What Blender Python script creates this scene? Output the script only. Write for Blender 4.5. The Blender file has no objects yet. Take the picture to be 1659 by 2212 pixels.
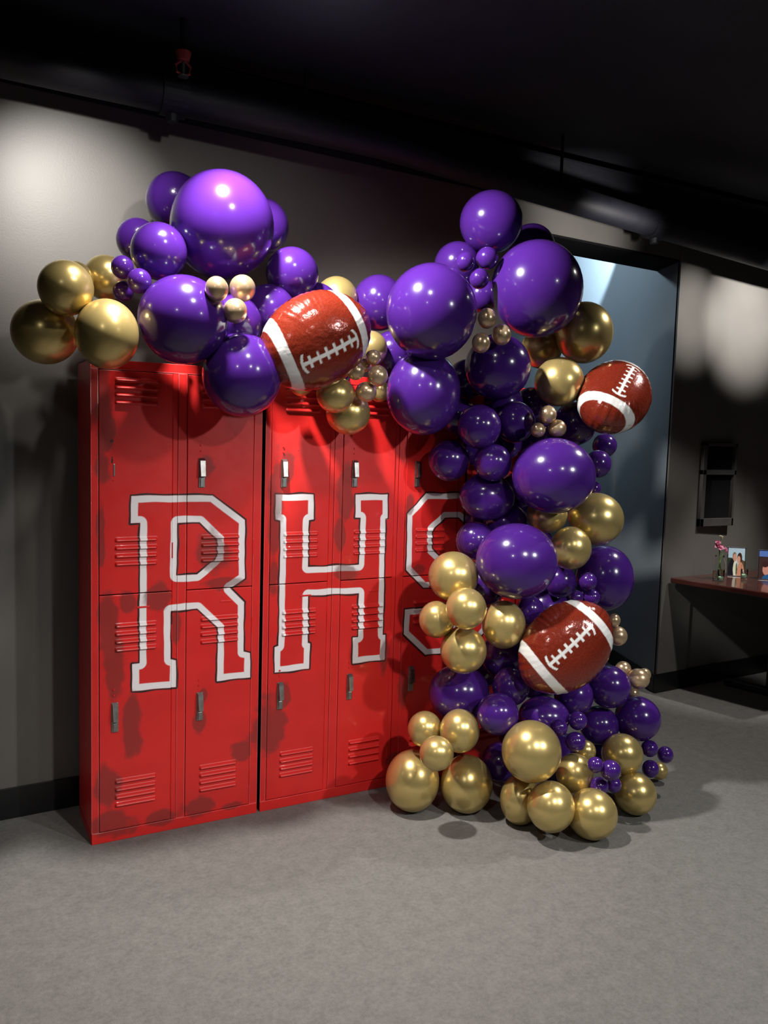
import bpy, bmesh, math, random
import numpy as np
from mathutils import Matrix, Vector
C = bpy.context.scene.collection
scene = bpy.context.scene
R = math.radians

# ------------------------------------------------------------------ camera
cam = bpy.data.cameras.new('camera')
camo = bpy.data.objects.new('camera', cam); C.objects.link(camo)
cam.sensor_fit = 'VERTICAL'; cam.sensor_height = 24.0
cam.lens = 1785.90 / 2212.0 * 24.0
cam.clip_start = 0.05
camo.matrix_world = Matrix(((0.878188, 0.016968, -0.478015, -0.515216),
    (-0.477440, 0.091552, -0.873882, -3.162646),
    (0.028935, 0.995656, 0.088501, 1.572453),
    (0.000000, 0.000000, 0.000000, 1.000000)))
scene.camera = camo

# ------------------------------------------------------------------ world, exposure
scene.view_settings.view_transform = 'Standard'
scene.view_settings.look = 'None'
scene.view_settings.gamma = 1
scene.view_settings.use_curve_mapping = False
scene.view_settings.exposure = 0.12
w = bpy.data.worlds.new('world'); scene.world = w; w.use_nodes = True
w.node_tree.nodes['Background'].inputs[0].default_value = (.5, .52, .6, 1)
w.node_tree.nodes['Background'].inputs[1].default_value = 0.012

def spot(name, loc, target, watts, size=90, blend=.6, radius=.05, col=(1, .95, .88)):
    l = bpy.data.lights.new(name, 'SPOT'); l.energy = watts; l.spot_size = R(size); l.spot_blend = blend
    l.shadow_soft_size = radius; l.color = col
    o = bpy.data.objects.new(name, l); C.objects.link(o); o.location = loc
    o.rotation_euler = (Vector(target) - Vector(loc)).to_track_quat('-Z', 'Y').to_euler()
    return o
# row of ceiling spots near the wall, and a second row over the room (as mirrored in the balloons)
spot('spot_light', (.30, -.55, 2.98), (1.9, -1.6, 0), 340, 136, .5, .055)
spot('spot_light', (3.3, -.75, 2.98), (2.7, -1.4, 0), 130, 120, .6, .05)
spot('spot_light', (-3.4, -.5, 2.98), (-2.6, -1.0, 0), 30, 100, .6, .05)
spot('spot_light', (-1.5, -3.2, 2.98), (.2, -1.6, 0), 40, 90, .9, .07, (1, .97, .93))
spot('spot_light', (2.6, -4.3, 2.98), (1.2, -.4, .25), 270, 50, .8, .07, (.97, 1, .98))
spot('spot_light', (.85, -3.6, 2.98), (.82, -.1, .34), 230, 40, .9, .06)  # added front spot, brightens the lower lockers; not one of the mirrored lamps
# wall-grazing beams
spot('wall_beam', (.0, -.70, 2.86), (-.02, .40, 2.38), 95, 50, 1, .03)
spot('wall_beam', (.10, -.62, 2.97), (-.1, .40, 1.9), 18, 50, 1, .03)
spot('wall_beam', (4.2, -.60, 2.72), (4.2, .56, 2.44), 260, 46, 1, .03)
spot('wall_beam', (3.70, -.55, 2.66), (3.64, .54, 2.38), 90, 36, 1, .03)
spot('wall_beam', (2.7, -.40, 2.48), (2.68, .50, 2.76), 50, 58, 1, .03)  # added low lamp without a fixture, lights the header under the pipe
spot('spot_light', (4.1, -.6, 2.98), (4.1, .25, .75), 260, 34, 1, .04)
spot('wall_beam', (.5, -1.3, 2.9), (.6, .3, 1.7), 32, 84, .9, .04)  # added wide fill to lift the wall and the left gold balloons
spot('ceiling_spill', (.75, -.35, 2.80), (.75, -.35, 3.1), 1.2, 150, 1, .03, (.9, .95, 1))  # added uplight standing in for lamp spill on the ceiling
# cool light inside the passage behind the opening
spot('passage_light', (3.1, 1.5, 3.3), (4.5, 2.3, 3.55), 210, 100, .15, .03, (.72, .88, 1))
spot('passage_light', (2.7, 2.0, 3.4), (4.0, 1.7, 2.9), 75, 120, .8, .1, (.72, .88, 1))

# ------------------------------------------------------------------ helpers
def obj(name, me, mat=None, parent=None, loc=None, smooth=False):
    if isinstance(me, bmesh.types.BMesh):
        bm = me; me = bpy.data.meshes.new(name)
        bmesh.ops.recalc_face_normals(bm, faces=bm.faces); bm.to_mesh(me); bm.free()
    if smooth: me.shade_smooth()
    if mat is not None and not me.materials: me.materials.append(mat)
    o = bpy.data.objects.new(name, me); C.objects.link(o)
    if parent is not None: o.parent = parent
    if loc is not None: o.location = loc
    return o
def box(bm, x0, x1, y0, y1, z0, z1, bev=0):
    r = bmesh.ops.create_cube(bm, size=1)
    for v in r['verts']:
        v.co = Vector((x0 + (v.co.x + .5) * (x1 - x0), y0 + (v.co.y + .5) * (y1 - y0), z0 + (v.co.z + .5) * (z1 - z0)))
    if bev:
        es = list({e for v in r['verts'] for e in v.link_edges})
        bmesh.ops.bevel(bm, geom=es, offset=bev, segments=2, profile=.5, affect='EDGES')
def B(): return bmesh.new()
def tube(bm, pts, rad, n=16, cap=True):
    pts = [Vector(p) for p in pts]; rads = rad if isinstance(rad, (list, tuple)) else [rad] * len(pts)
    rings = []
    for i, p in enumerate(pts):
        d = (pts[min(i + 1, len(pts) - 1)] - pts[max(i - 1, 0)]).normalized()
        a = d.cross(Vector((0, 0, 1)));
        if a.length < 1e-3: a = d.cross(Vector((0, 1, 0)))
        a.normalize(); b = d.cross(a)
        rings.append([bm.verts.new(p + (a * math.cos(2 * math.pi * k / n) + b * math.sin(2 * math.pi * k / n)) * rads[i]) for k in range(n)])
    for r0, r1 in zip(rings, rings[1:]):
        for k in range(n): bm.faces.new((r0[k], r0[(k + 1) % n], r1[(k + 1) % n], r1[k]))
    if cap: bm.faces.new(rings[0]); bm.faces.new(rings[-1])
def lathe(bm, prof, n=32, M=None):
    rings = []
    for r, z in prof:
        if r < 1e-6: rings.append([bm.verts.new((0, 0, z))])
        else: rings.append([bm.verts.new((r * math.cos(2 * math.pi * k / n), r * math.sin(2 * math.pi * k / n), z)) for k in range(n)])
    for a, b in zip(rings, rings[1:]):
        for k in range(n):
            k2 = (k + 1) % n
            if len(a) == 1 and len(b) == 1: continue
            if len(a) == 1: bm.faces.new((a[0], b[k], b[k2]))
            elif len(b) == 1: bm.faces.new((a[k], a[k2], b[0]))
            else: bm.faces.new((a[k], a[k2], b[k2], b[k]))
    if M is not None:
        for r in rings:
            for v in r: v.co = M @ v.co
def tag(o, label, cat, group=None):
    o['label'] = label; o['category'] = cat
    if group: o['group'] = group
    return o
def thing(name, label, cat, loc=(0, 0, 0), group=None):
    o = bpy.data.objects.new(name, None); C.objects.link(o); o.location = loc
    o.empty_display_size = .05
    return tag(o, label, cat, group)
def struct(name, bm, mat):
    o = obj(name, bm, mat); o['kind'] = 'structure'; return o
def grid_mesh(name, V, nu, nv, attr=None):
    """V: (nv, nu, 3) array -> quad grid mesh with optional point colour attribute"""
    me = bpy.data.meshes.new(name)
    idx = np.arange(nu * nv).reshape(nv, nu)
    q = np.stack([idx[:-1, :-1], idx[:-1, 1:], idx[1:, 1:], idx[1:, :-1]], -1).reshape(-1, 4)
    me.from_pydata([], [], [])
    me.vertices.add(nu * nv); me.vertices.foreach_set('co', V.reshape(-1).astype(np.float32))
    me.loops.add(q.size); me.loops.foreach_set('vertex_index', q.reshape(-1).astype(np.int32))
    me.polygons.add(len(q)); me.polygons.foreach_set('loop_start', np.arange(0, q.size, 4, dtype=np.int32))
    me.update(calc_edges=True); me.validate()
    if attr is not None:
        a = me.color_attributes.new('paint', 'FLOAT_COLOR', 'POINT')
        A = np.ones((nu * nv, 4), np.float32); A[:, :3] = attr.reshape(-1, 3)
        a.data.foreach_set('color', A.reshape(-1))
    return me

# ------------------------------------------------------------------ materials
def mat(name, col, rough=.5, metal=0, coat=0, **kw):
    m = bpy.data.materials.new(name); m.use_nodes = True
    b = m.node_tree.nodes['Principled BSDF']
    b.inputs['Base Color'].default_value = (*col, 1); b.inputs['Roughness'].default_value = rough
    b.inputs['Metallic'].default_value = metal; b.inputs['Coat Weight'].default_value = coat
    for k, v in kw.items(): b.inputs[k.replace('_', ' ')].default_value = v
    return m
def N(m, t, **props):
    n = m.node_tree.nodes.new(t)
    for k, v in props.items(): setattr(n, k, v)
    return n
def L(m, a, b): m.node_tree.links.new(a, b)
def noisy(m, col2, scale=8, detail=4, lo=.35, hi=.65, bump=0, bscale=200, bdist=.002):
    """blend the base colour towards col2 with noise, plus a fine bump"""
    b = m.node_tree.nodes['Principled BSDF']; c1 = tuple(b.inputs['Base Color'].default_value)
    tc = N(m, 'ShaderNodeTexCoord')
    n = N(m, 'ShaderNodeTexNoise'); n.inputs['Scale'].default_value = scale; n.inputs['Detail'].default_value = detail
    L(m, tc.outputs['Object'], n.inputs['Vector'])
    r = N(m, 'ShaderNodeValToRGB'); r.color_ramp.elements[0].position = lo; r.color_ramp.elements[1].position = hi
    r.color_ramp.elements[0].color = c1; r.color_ramp.elements[1].color = (*col2, 1)
    L(m, n.outputs['Fac'], r.inputs['Fac']); L(m, r.outputs['Color'], b.inputs['Base Color'])
    if bump:
        n2 = N(m, 'ShaderNodeTexNoise'); n2.inputs['Scale'].default_value = bscale; n2.inputs['Detail'].default_value = 3
        L(m, tc.outputs['Object'], n2.inputs['Vector'])
        bp = N(m, 'ShaderNodeBump'); bp.inputs['Strength'].default_value = bump; bp.inputs['Distance'].default_value = bdist
        L(m, n2.outputs['Fac'], bp.inputs['Height']); L(m, bp.outputs['Normal'], b.inputs['Normal'])
    return m
M_wall = noisy(mat('grey_wall_paint', (.115, .110, .104), .42), (.13, .124, .117), 3, 3, bump=.12, bscale=160)
M_black = noisy(mat('black_ceiling_paint', (.007, .0075, .014), .7), (.010, .011, .019), 5, 4, bump=.2, bscale=40, bdist=.01)
M_pipe = noisy(mat('black_pipe_paint', (.004, .0045, .010), .6), (.007, .0075, .014), 9, 4, bump=.15, bscale=30, bdist=.005)
M_base = mat('black_baseboard', (.008, .008, .009), .3)
M_matte = mat('matte_black', (.008, .008, .009), 1, Specular_IOR_Level=.05)
M_blue = noisy(mat('blue_grey_wall_paint', (.20, .24, .27), .5), (.21, .25, .28), 3, 3, bump=.12, bscale=160)
M_purple = noisy(mat('purple_latex', (.050, .0118, .165), .18, 0, .4, Coat_Roughness=.06), (.047, .0112, .155), 3, 2)
M_gold = noisy(mat('gold_chrome_latex', (.66, .50, .19), .28, .70, .2, Coat_Roughness=.12), (.62, .48, .195), 4, 2)
M_champ = noisy(mat('champagne_chrome_latex', (.66, .47, .29), .27, .66, .2, Coat_Roughness=.1), (.62, .45, .285), 4, 2)
M_chrome = mat('worn_chrome', (.42, .42, .41), .38, 1)
noisy(M_chrome, (.28, .27, .26), 40, 4)
M_gap_shade = mat('gap_shade_black', (.01, .01, .01), .6)  # near black standing in for shade between the locker units

def floor_mat():
    m = mat('grey_carpet', (.17, .165, .158), .85)
    b = m.node_tree.nodes['Principled BSDF']; tc = N(m, 'ShaderNodeTexCoord')
    n1 = N(m, 'ShaderNodeTexNoise'); n1.inputs['Scale'].default_value = 260; n1.inputs['Detail'].default_value = 3
    n2 = N(m, 'ShaderNodeTexNoise'); n2.inputs['Scale'].default_value = 20; n2.inputs['Detail'].default_value = 6
    n3 = N(m, 'ShaderNodeTexNoise'); n3.inputs['Scale'].default_value = 70; n3.inputs['Detail'].default_value = 4
    for n in (n1, n2, n3): L(m, tc.outputs['Object'], n.inputs['Vector'])
    a = N(m, 'ShaderNodeMath', operation='ADD'); L(m, n1.outputs['Fac'], a.inputs[0]); L(m, n3.outputs['Fac'], a.inputs[1])
    a2 = N(m, 'ShaderNodeMath', operation='MULTIPLY_ADD'); L(m, a.outputs[0], a2.inputs[0]); a2.inputs[1].default_value = .62
    mq = N(m, 'ShaderNodeMath', operation='MULTIPLY'); mq.inputs[1].default_value = .5; L(m, n2.outputs['Fac'], mq.inputs[0]); L(m, mq.outputs[0], a2.inputs[2])
    sb = N(m, 'ShaderNodeMapRange'); sb.inputs[1].default_value = .55; sb.inputs[2].default_value = 1.2; L(m, a2.outputs[0], sb.inputs[0])
    r = N(m, 'ShaderNodeValToRGB'); r.color_ramp.elements[0].position = .0; r.color_ramp.elements[1].position = 1.0
    r.color_ramp.elements[0].color = (.10, .097, .092, 1); r.color_ramp.elements[1].color = (.205, .199, .19, 1)
    L(m, sb.outputs[0], r.inputs['Fac']); L(m, r.outputs['Color'], b.inputs['Base Color'])
    bp = N(m, 'ShaderNodeBump'); bp.inputs['Strength'].default_value = .5; bp.inputs['Distance'].default_value = .003
    L(m, a.outputs[0], bp.inputs['Height']); L(m, bp.outputs['Normal'], b.inputs['Normal'])
    return m
M_floor = floor_mat()

def locker_mat():
    m = mat('red_locker_paint', (.55, .012, .012), .3, 0, .15)
    b = m.node_tree.nodes['Principled BSDF']; tc = N(m, 'ShaderNodeTexCoord')
    geo = N(m, 'ShaderNodeNewGeometry')
    n = N(m, 'ShaderNodeTexNoise'); n.inputs['Scale'].default_value = 5; n.inputs['Detail'].default_value = 5
    L(m, geo.outputs['Position'], n.inputs['Vector'])
    r = N(m, 'ShaderNodeValToRGB'); r.color_ramp.elements[0].position = .4; r.color_ramp.elements[1].position = .7
    r.color_ramp.elements[0].color = (.72, .020, .018, 1); r.color_ramp.elements[1].color = (.62, .017, .016, 1)
    L(m, n.outputs['Fac'], r.inputs['Fac'])
    at = N(m, 'ShaderNodeAttribute', attribute_name='paint'); sp = N(m, 'ShaderNodeSeparateColor')
    L(m, at.outputs['Color'], sp.inputs['Color'])
    def mix(fac, a, col):
        x = N(m, 'ShaderNodeMix', data_type='RGBA'); L(m, fac, x.inputs[0]); L(m, a, x.inputs[6]); x.inputs[7].default_value = (*col, 1)
        return x.outputs[2]
    c = mix(sp.outputs[0], r.outputs['Color'], (.90, .85, .89))
    c = mix(sp.outputs[1], c, (.02, .014, .016))
    n2 = N(m, 'ShaderNodeTexNoise'); n2.inputs['Scale'].default_value = 11; n2.inputs['Detail'].default_value = 6
    L(m, geo.outputs['Position'], n2.inputs['Vector'])
    ad = N(m, 'ShaderNodeMath', operation='ADD'); L(m, sp.outputs[2], ad.inputs[0]); L(m, n2.outputs['Fac'], ad.inputs[1])
    mr = N(m, 'ShaderNodeMapRange'); mr.inputs[1].default_value = .93; mr.inputs[2].default_value = 1.1; mr.inputs[4].default_value = .62
    L(m, ad.outputs[0], mr.inputs[0])
    c = mix(mr.outputs[0], c, (.13, .026, .024))
    L(m, c, b.inputs['Base Color'])
    n3 = N(m, 'ShaderNodeTexNoise'); n3.inputs['Scale'].default_value = 9; n3.inputs['Detail'].default_value = 3
    L(m, geo.outputs['Position'], n3.inputs['Vector'])
    bp = N(m, 'ShaderNodeBump'); bp.inputs['Strength'].default_value = .12; bp.inputs['Distance'].default_value = .01
    L(m, n3.outputs['Fac'], bp.inputs['Height']); L(m, bp.outputs['Normal'], b.inputs['Normal'])
    mr2 = N(m, 'ShaderNodeMapRange'); mr2.inputs[3].default_value = .28; mr2.inputs[4].default_value = .5
    L(m, n2.outputs['Fac'], mr2.inputs[0]); L(m, mr2.outputs[0], b.inputs['Roughness'])
    return m
M_red = locker_mat()

# ------------------------------------------------------------------ the room
SL = .0425                                   # the wall runs slightly off the locker row
def wy(x): return .386 + SL * x
def wallbox(bm, x0, x1, z0, z1, t0=0, t1=.13):
    """slab of the back wall between x0 and x1, from t0 to t1 behind its face"""
    vs = []
    for x, t, z in [(x0, t0, z0), (x1, t0, z0), (x1, t1, z0), (x0, t1, z0), (x0, t0, z1), (x1, t0, z1), (x1, t1, z1), (x0, t1, z1)]:
        vs.append(bm.verts.new((x, wy(x) + t, z)))
    for f in [(0, 1, 2, 3), (4, 5, 6, 7), (0, 1, 5, 4), (1, 2, 6, 5), (2, 3, 7, 6), (3, 0, 4, 7)]: bm.faces.new([vs[i] for i in f])
ZC = 3.12; ZW = 2.86; XO0, XO1, ZO = 2.22, 3.52, 2.715
bm = B(); box(bm, -6, 9, -7.5, 8, -.1, 0); struct('floor', bm, M_floor)
bm = B(); box(bm, -6, 9, -7.5, .47, ZC, ZC + .1); box(bm, -6, 9, .4, .9, ZC, ZC + .1); struct('ceiling', bm, M_black)
bm = B(); wallbox(bm, -6, XO0, 0, ZW); wallbox(bm, XO0, XO1 + .01, ZO, ZW, 0, .28); wallbox(bm, XO1, 9, 0, ZW, 0, .010); wallbox(bm, XO1, 3.80, 0, ZW, -.012, .01); struct('wall_back', bm, M_wall)
bm = B(); wallbox(bm, -6, 9, ZW, ZC, 0, .13); struct('trim_1', bm, M_black)
bm = B(); wallbox(bm, XO0 - .002, XO1 + .01, ZO - .012, ZO, .003, .28); wallbox(bm, XO1 + .01, XO1 + .16, ZO - .012, ZO + .2, .012, .28); struct('trim_2', bm, M_matte)
bm = B(); box(bm, -6.1, -6, -7.5, .3, 0, ZC); struct('wall_left', bm, M_wall)
bm = B(); box(bm, 9, 9.1, -7.5, .9, 0, ZC); struct('wall_right', bm, M_wall)
bm = B(); box(bm, -6, 9, -7.6, -7.5, 0, ZC); struct('wall_front', bm, M_wall)
# passage behind the opening: slanted blue-grey wall from the corner, closed off at its end
def slant(bm, t0, t1, z0, z1, x0=3.52, y0=.545, L_=7.2):
    d = Vector((.30, .78, 0)).normalized(); n = Vector((d.y, -d.x, 0))
    p = [Vector((x0, y0, 0)) + n * t0, Vector((x0, y0, 0)) + d * L_ + n * t0, Vector((x0, y0, 0)) + d * L_ + n * t1, Vector((x0, y0, 0)) + n * t1]
    v = [bm.verts.new(q + Vector((0, 0, z))) for z in (z0, z1) for q in p]
    for f in [(0, 1, 2, 3), (4, 5, 6, 7), (0, 1, 5, 4), (1, 2, 6, 5), (2, 3, 7, 6), (3, 0, 4, 7)]: bm.faces.new([v[i] for i in f])
bm = B(); slant(bm, .001, .05, 0, ZO - .01); slant(bm, .001, .05, ZO - .01, 3.6, XO1 + .31 * .35898, .545 + .31 * .93335, 6.8); struct('wall_passage_right', bm, M_blue)
bm = B(); slant(bm, -.012, .001, 0, .11, 3.52, .535); struct('baseboard_passage', bm, M_base)
bm = B(); box(bm, 2.0, 2.12, .62, 7.4, 0, 3.6); struct('wall_passage_left', bm, M_blue)
bm = B(); box(bm, 2.0, 7.5, 7.2, 7.3, 0, 3.6); struct('wall_passage_end', bm, M_blue)
bm = B(); box(bm, 2.0, 7.5, .62, 7.3, 3.6, 3.7); box(bm, 2.0, 7.5, .66, .70, 2.9, 3.6); struct('ceiling_passage', bm, M_black)
bm = B(); wallbox(bm, -6, XO0, 0, .125, -.014, 0); struct('baseboard_back', bm, M_base)
bm = B(); wallbox(bm, XO1 - .012, 9, 0, .125, -.014, 0); struct('baseboard_right', bm, M_base)
# sprinkler pipe with couplings along the top of the wall, red sprinkler head above it
pp = thing('sprinkler_pipe', 'thick black pipe running along the top of the grey wall under the ceiling', 'pipe', (0, .2, 2.88))
bm = B(); tube(bm, [(-5.9, .0, -.03), (-.3, 0, .0), (1.25, 0, .0), (2.56, .03, -.07), (4.2, .09, -.15), (8.9, .28, -.33)], .068, 24); obj('pipe', bm, M_pipe, pp, smooth=True)
for x, z in ((.33, 0), (-.55, 0), (3.0, -.092)):
    bm = B(); tube(bm, [(x - .05, (.05 if x > 2 else 0), z), (x + .05, (.05 if x > 2 else 0), z)], .078, 24)
    tube(bm, [(x, (.05 if x > 2 else 0), z), (x, (.05 if x > 2 else 0), z - .1)], [.04, .022], 16); obj('coupling', bm, M_pipe, pp)
for x in (-1.2, .9, 2.3, 4.4):
    bm = B(); z = 0 if x < 1.3 else -.07 * (x - 1.25) / 1.31
    tube(bm, [(x, .02, z + .05), (x, .02, ZC - 2.88)], .008, 8); obj('hanger_rod', bm, M_pipe, pp)
M_redm = noisy(mat('red_sprinkler_paint', (.25, .035, .025), .4), (.35, .06, .04), 30, 3)
sp = thing('fire_sprinkler', 'small red and silver sprinkler head above the black pipe near the ceiling', 'sprinkler', (.34, .08, 2.97))
bm = B(); tube(bm, [(0, 0, .148), (0, 0, .03)], .014, 12); obj('drop_pipe', bm, M_pipe, sp)
bm = B(); tube(bm, [(0, 0, .03), (0, 0, .0)], [.03, .022], 12); obj('nipple', bm, M_redm, sp)
bm = B()
for s in (-1, 1): tube(bm, [(s * .006, 0, .0), (s * .028, 0, -.02), (s * .024, 0, -.045), (0, 0, -.055)], .005, 8)
obj('frame', bm, M_redm, sp)
bm = B(); tube(bm, [(0, 0, 0), (0, 0, -.045)], .006, 8); tube(bm, [(0, 0, -.055), (0, 0, -.06)], .02, 16); obj('deflector', bm, M_chrome, sp)
bm = B(); tube(bm, [(1.6, -1.7, 3.06), (4.7, .3, 3.06)], .03, 10); struct('trim_3', bm, M_pipe)
# track heads that carry the ceiling spots
for i, (x, y, s) in enumerate([(.30, -.65, 'above the left end of the lockers'), (3.3, -.75, 'in front of the opening'), (-3.4, -.5, 'far left of the lockers')]):
    t = thing('ceiling_spotlight', 'black can spotlight on the ceiling ' + s, 'spotlight', (x, y, ZC))
    bm = B(); lathe(bm, [(0, 0), (.05, 0), (.05, -.02), (0, -.02)], 20); obj('canopy', bm, M_pipe, t)
    bm = B(); lathe(bm, [(.0, -.02), (.055, -.03), (.062, -.13), (.056, -.13), (.05, -.08), (0, -.075)], 24); obj('can', bm, M_pipe, t)

# ------------------------------------------------------------------ lockers
ST = .027                                    # white stroke width of the painted letters
R_OUT = [(.132,1.333),(.446,1.332),(.579,1.231),(.582,.994),(.522,.958),(.581,.897),(.581,.693),(.609,.685),(.611,.582),(.472,.583),(.471,.801),(.388,.883),(.284,.882),(.285,.692),(.307,.685),(.308,.577),(.139,.583),(.139,.688),(.165,.69),(.166,1.228),(.132,1.229)]
R_IN = [(.308,1.225),(.395,1.226),(.466,1.156),(.467,1.089),(.386,1.02),(.307,1.022)]
H_OUT = [(.708,1.333),(.877,1.333),(.879,1.228),(.857,1.225),(.857,1.027),(1.097,1.026),(1.098,1.228),(1.073,1.231),(1.071,1.331),(1.230,1.331),(1.233,1.225),(1.221,1.222),(1.226,.706),(1.240,.706),(1.238,.591),(1.079,.590),(1.076,.707),(1.101,.707),(1.100,.899),(.862,.905),(.863,.702),(.874,.698),(.873,.589),(.716,.589),(.715,.698),(.732,.702),(.731,1.226),(.709,1.230)]
S_OUT = [(1.425,1.333),(1.332,1.242),(1.335,.990),(1.428,.902),(1.60,.902),(1.66,.86),(1.66,.775),(1.60,.727),(1.53,.727),(1.455,.775),(1.455,.811),(1.333,.812),(1.333,.698),(1.450,.590),(1.70,.590),(1.785,.68),(1.785,.93),(1.70,1.01),(1.52,1.035),(1.466,1.078),(1.464,1.166),(1.530,1.220),(1.608,1.220),(1.666,1.175),(1.785,1.175),(1.785,1.25),(1.70,1.333)]
LETTERS = [(R_OUT, [R_IN]), (H_OUT, []), (S_OUT, [])]
STAINS = [(0.021, 1.706, 0.032, 0.107), (0.042, 1.572, 0.025, 0.08), (0.032, 1.436, 0.025, 0.053), (0.025, 1.197, 0.014, 0.107), (0.053, 0.882, 0.032, 0.071), (0.07, 0.685, 0.039, 0.107), (0.139, 0.442, 0.028, 0.107), (0.147, 0.385, 0.028, 0.053), (0.044, 0.22, 0.039, 0.071), (0.061, 0.069, 0.071, 0.044), (0.246, 0.06, 0.039, 0.032), (0.404, 0.067, 0.061, 0.036), (0.305, 0.826, 0.018, 0.062), (0.233, 0.94, 0.044, 0.044), (0.121, 0.93, 0.027, 0.036), (0.401, 0.423, 0.025, 0.039), (0.418, 0.534, 0.014, 0.027), (0.45, 1.102, 0.053, 0.071), (0.489, 0.979, 0.071, 0.021), (0.695, 0.361, 0.062, 0.107), (0.576, 0.27, 0.036, 0.036), (0.759, 0.491, 0.025, 0.053), (0.757, 1.443, 0.025, 0.062), (0.714, 1.348, 0.025, 0.125), (0.701, 1.177, 0.021, 0.107), (1.023, 1.327, 0.032, 0.107), (1.005, 1.168, 0.021, 0.071), (1.032, 0.997, 0.05, 0.032), (1.344, 1.283, 0.018, 0.036), (1.338, 0.462, 0.025, 0.071), (0.419, 1.44, 0.028, 0.044), (0.704, 1.005, 0.018, 0.071), (1.403, 0.989, 0.032, 0.025), (1.301, 0.121, 0.036, 0.027), (0.539, 0.05, 0.044, 0.014), (1.237, 0.601, 0.018, 0.071)]
def seg_dist(X, Z, poly):
    d = np.full(X.shape, 9.); ins = np.zeros(X.shape, bool)
    for (x0, z0), (x1, z1) in zip(poly, poly[1:] + poly[:1]):
        dx, dz = x1 - x0, z1 - z0; t = np.clip(((X - x0) * dx + (Z - z0) * dz) / (dx * dx + dz * dz + 1e-12), 0, 1)
        d = np.minimum(d, np.hypot(X - x0 - t * dx, Z - z0 - t * dz))
        if abs(dz) > 1e-9:
            c = ((z0 > Z) != (z1 > Z)) & (X < (x1 - x0) * (Z - z0) / (z1 - z0) + x0); ins ^= c
    return d, ins
def sst(x): x = np.clip(x, 0, 1); return x * x * (3 - 2 * x)
def paint(X, Z):
    wob = .0009 * np.sin(X * 41 + Z * 23) + .0005 * np.sin(Z * 73 + X * 59)
    W = np.zeros(X.shape); K = np.zeros(X.shape)
    for out, holes in LETTERS:
        d, ins = seg_dist(X, Z, out); sd = np.where(ins, d, -d)          # >0 inside
        for h in holes:
            dh, ih = seg_dist(X, Z, h); sd = np.minimum(sd, np.where(ih, -dh, dh))
        sd = sd + wob
        W = np.maximum(W, sst((sd + .0005) / .002) * sst((ST - sd + .0005) / .003))
        K = np.maximum(K, sst((-sd + .001) / .002) * sst((.0075 + sd + wob) / .002))
    for hx, hz, r in ((.063, 1.534, .0065), (.065, 1.564, .0018), (.065, 1.474, .0028), (.067, 1.507, .0015), (.068, 1.388, .002), (1.004 - .2, 1.512, .0018)):
        K = np.maximum(K, sst((r - np.hypot(X - hx, Z - hz)) / .001 + .5))
    K = np.maximum(K, ((abs(X - .065) < .003) & (abs(Z - 1.461) < .008)).astype(float))
    S = np.zeros(X.shape)
    for sx, sz, rx, rz in STAINS:
        S = np.maximum(S, 1 - np.hypot((X - sx) / rx, (Z - sz) / rz) * .42)
    return np.stack([W, K, np.clip(S, 0, 1)], -1)
LOUV = [(.733, .855), (.127, .250), (1.662, 1.772), (1.060, 1.181)]
def louver_h(X, Z, lx0, lx1, z0, z1, hgt):
    """four raised slats, each swelling downwards and cut back sharply underneath"""
    n = 4; p = (z1 - z0) / n; k = (z1 - Z) / p; fr = k - np.floor(k)
    on = (Z > z0) & (Z < z1) & (X > lx0) & (X < lx1)
    prof = np.where(fr < .12, 0, np.where(fr < .62, sst((fr - .12) / .4), np.where(fr < .70, 1 - (fr - .62) / .08, 0)))
    e = np.minimum(sst((X - lx0) / .006), sst((lx1 - X) / .006))
    return hgt * prof * e * on
def panel(x0, x1, z0, z1, y, ret=.012, louv=(), step=.0019, hgt=.008, xc=None):
    """sheet-metal panel: height-field front with folded-back edges, painted lettering and stains"""
    nu = max(3, int((x1 - x0) / step) + 1); nv = max(3, int((z1 - z0) / step) + 1)
    xs = np.linspace(x0, x1, nu); zs = np.linspace(z0, z1, nv)
    xs = np.concatenate([[x0], xs, [x1]]); zs = np.concatenate([[z0], zs, [z1]])
    X, Z = np.meshgrid(xs, zs); Y = np.full(X.shape, y)
    for lx0, lx1, a, b in louv: Y -= louver_h(X, Z, lx0, lx1, a, b, hgt)
    Y[0, :] = y + ret; Y[-1, :] = y + ret; Y[:, 0] = y + ret; Y[:, -1] = y + ret
    return grid_mesh('panel', np.stack([X, Y, Z], -1), len(xs), len(zs), paint(X, Z))
def handle_mesh(flip=0):
    bm = B()
    box(bm, -.013, .013, -.004, .002, -.06, .055, .002)           # backing plate
    vs = [(-.010, -.004, .055), (.010, -.004, .055), (.010, -.016, .045), (-.010, -.016, .045), (-.009, -.024, -.015), (.009, -.024, -.015), (.009, -.004, -.020), (-.009, -.004, -.020)]
    v = [bm.verts.new(p) for p in vs]
    for f in [(0, 1, 2, 3), (3, 2, 5, 4), (4, 5, 6, 7), (0, 3, 4, 7), (1, 6, 5, 2), (0, 7, 6, 1)]: bm.faces.new([v[i] for i in f])
    box(bm, -.0075, .0075, -.009, -.003, -.058, -.024, .0015)      # padlock tab
    bmesh.ops.recalc_face_normals(bm, faces=bm.faces)
    me = bpy.data.meshes.new('handle'); bm.to_mesh(me); bm.free(); me.materials.append(M_chrome); return me
HM = handle_mesh()
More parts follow.
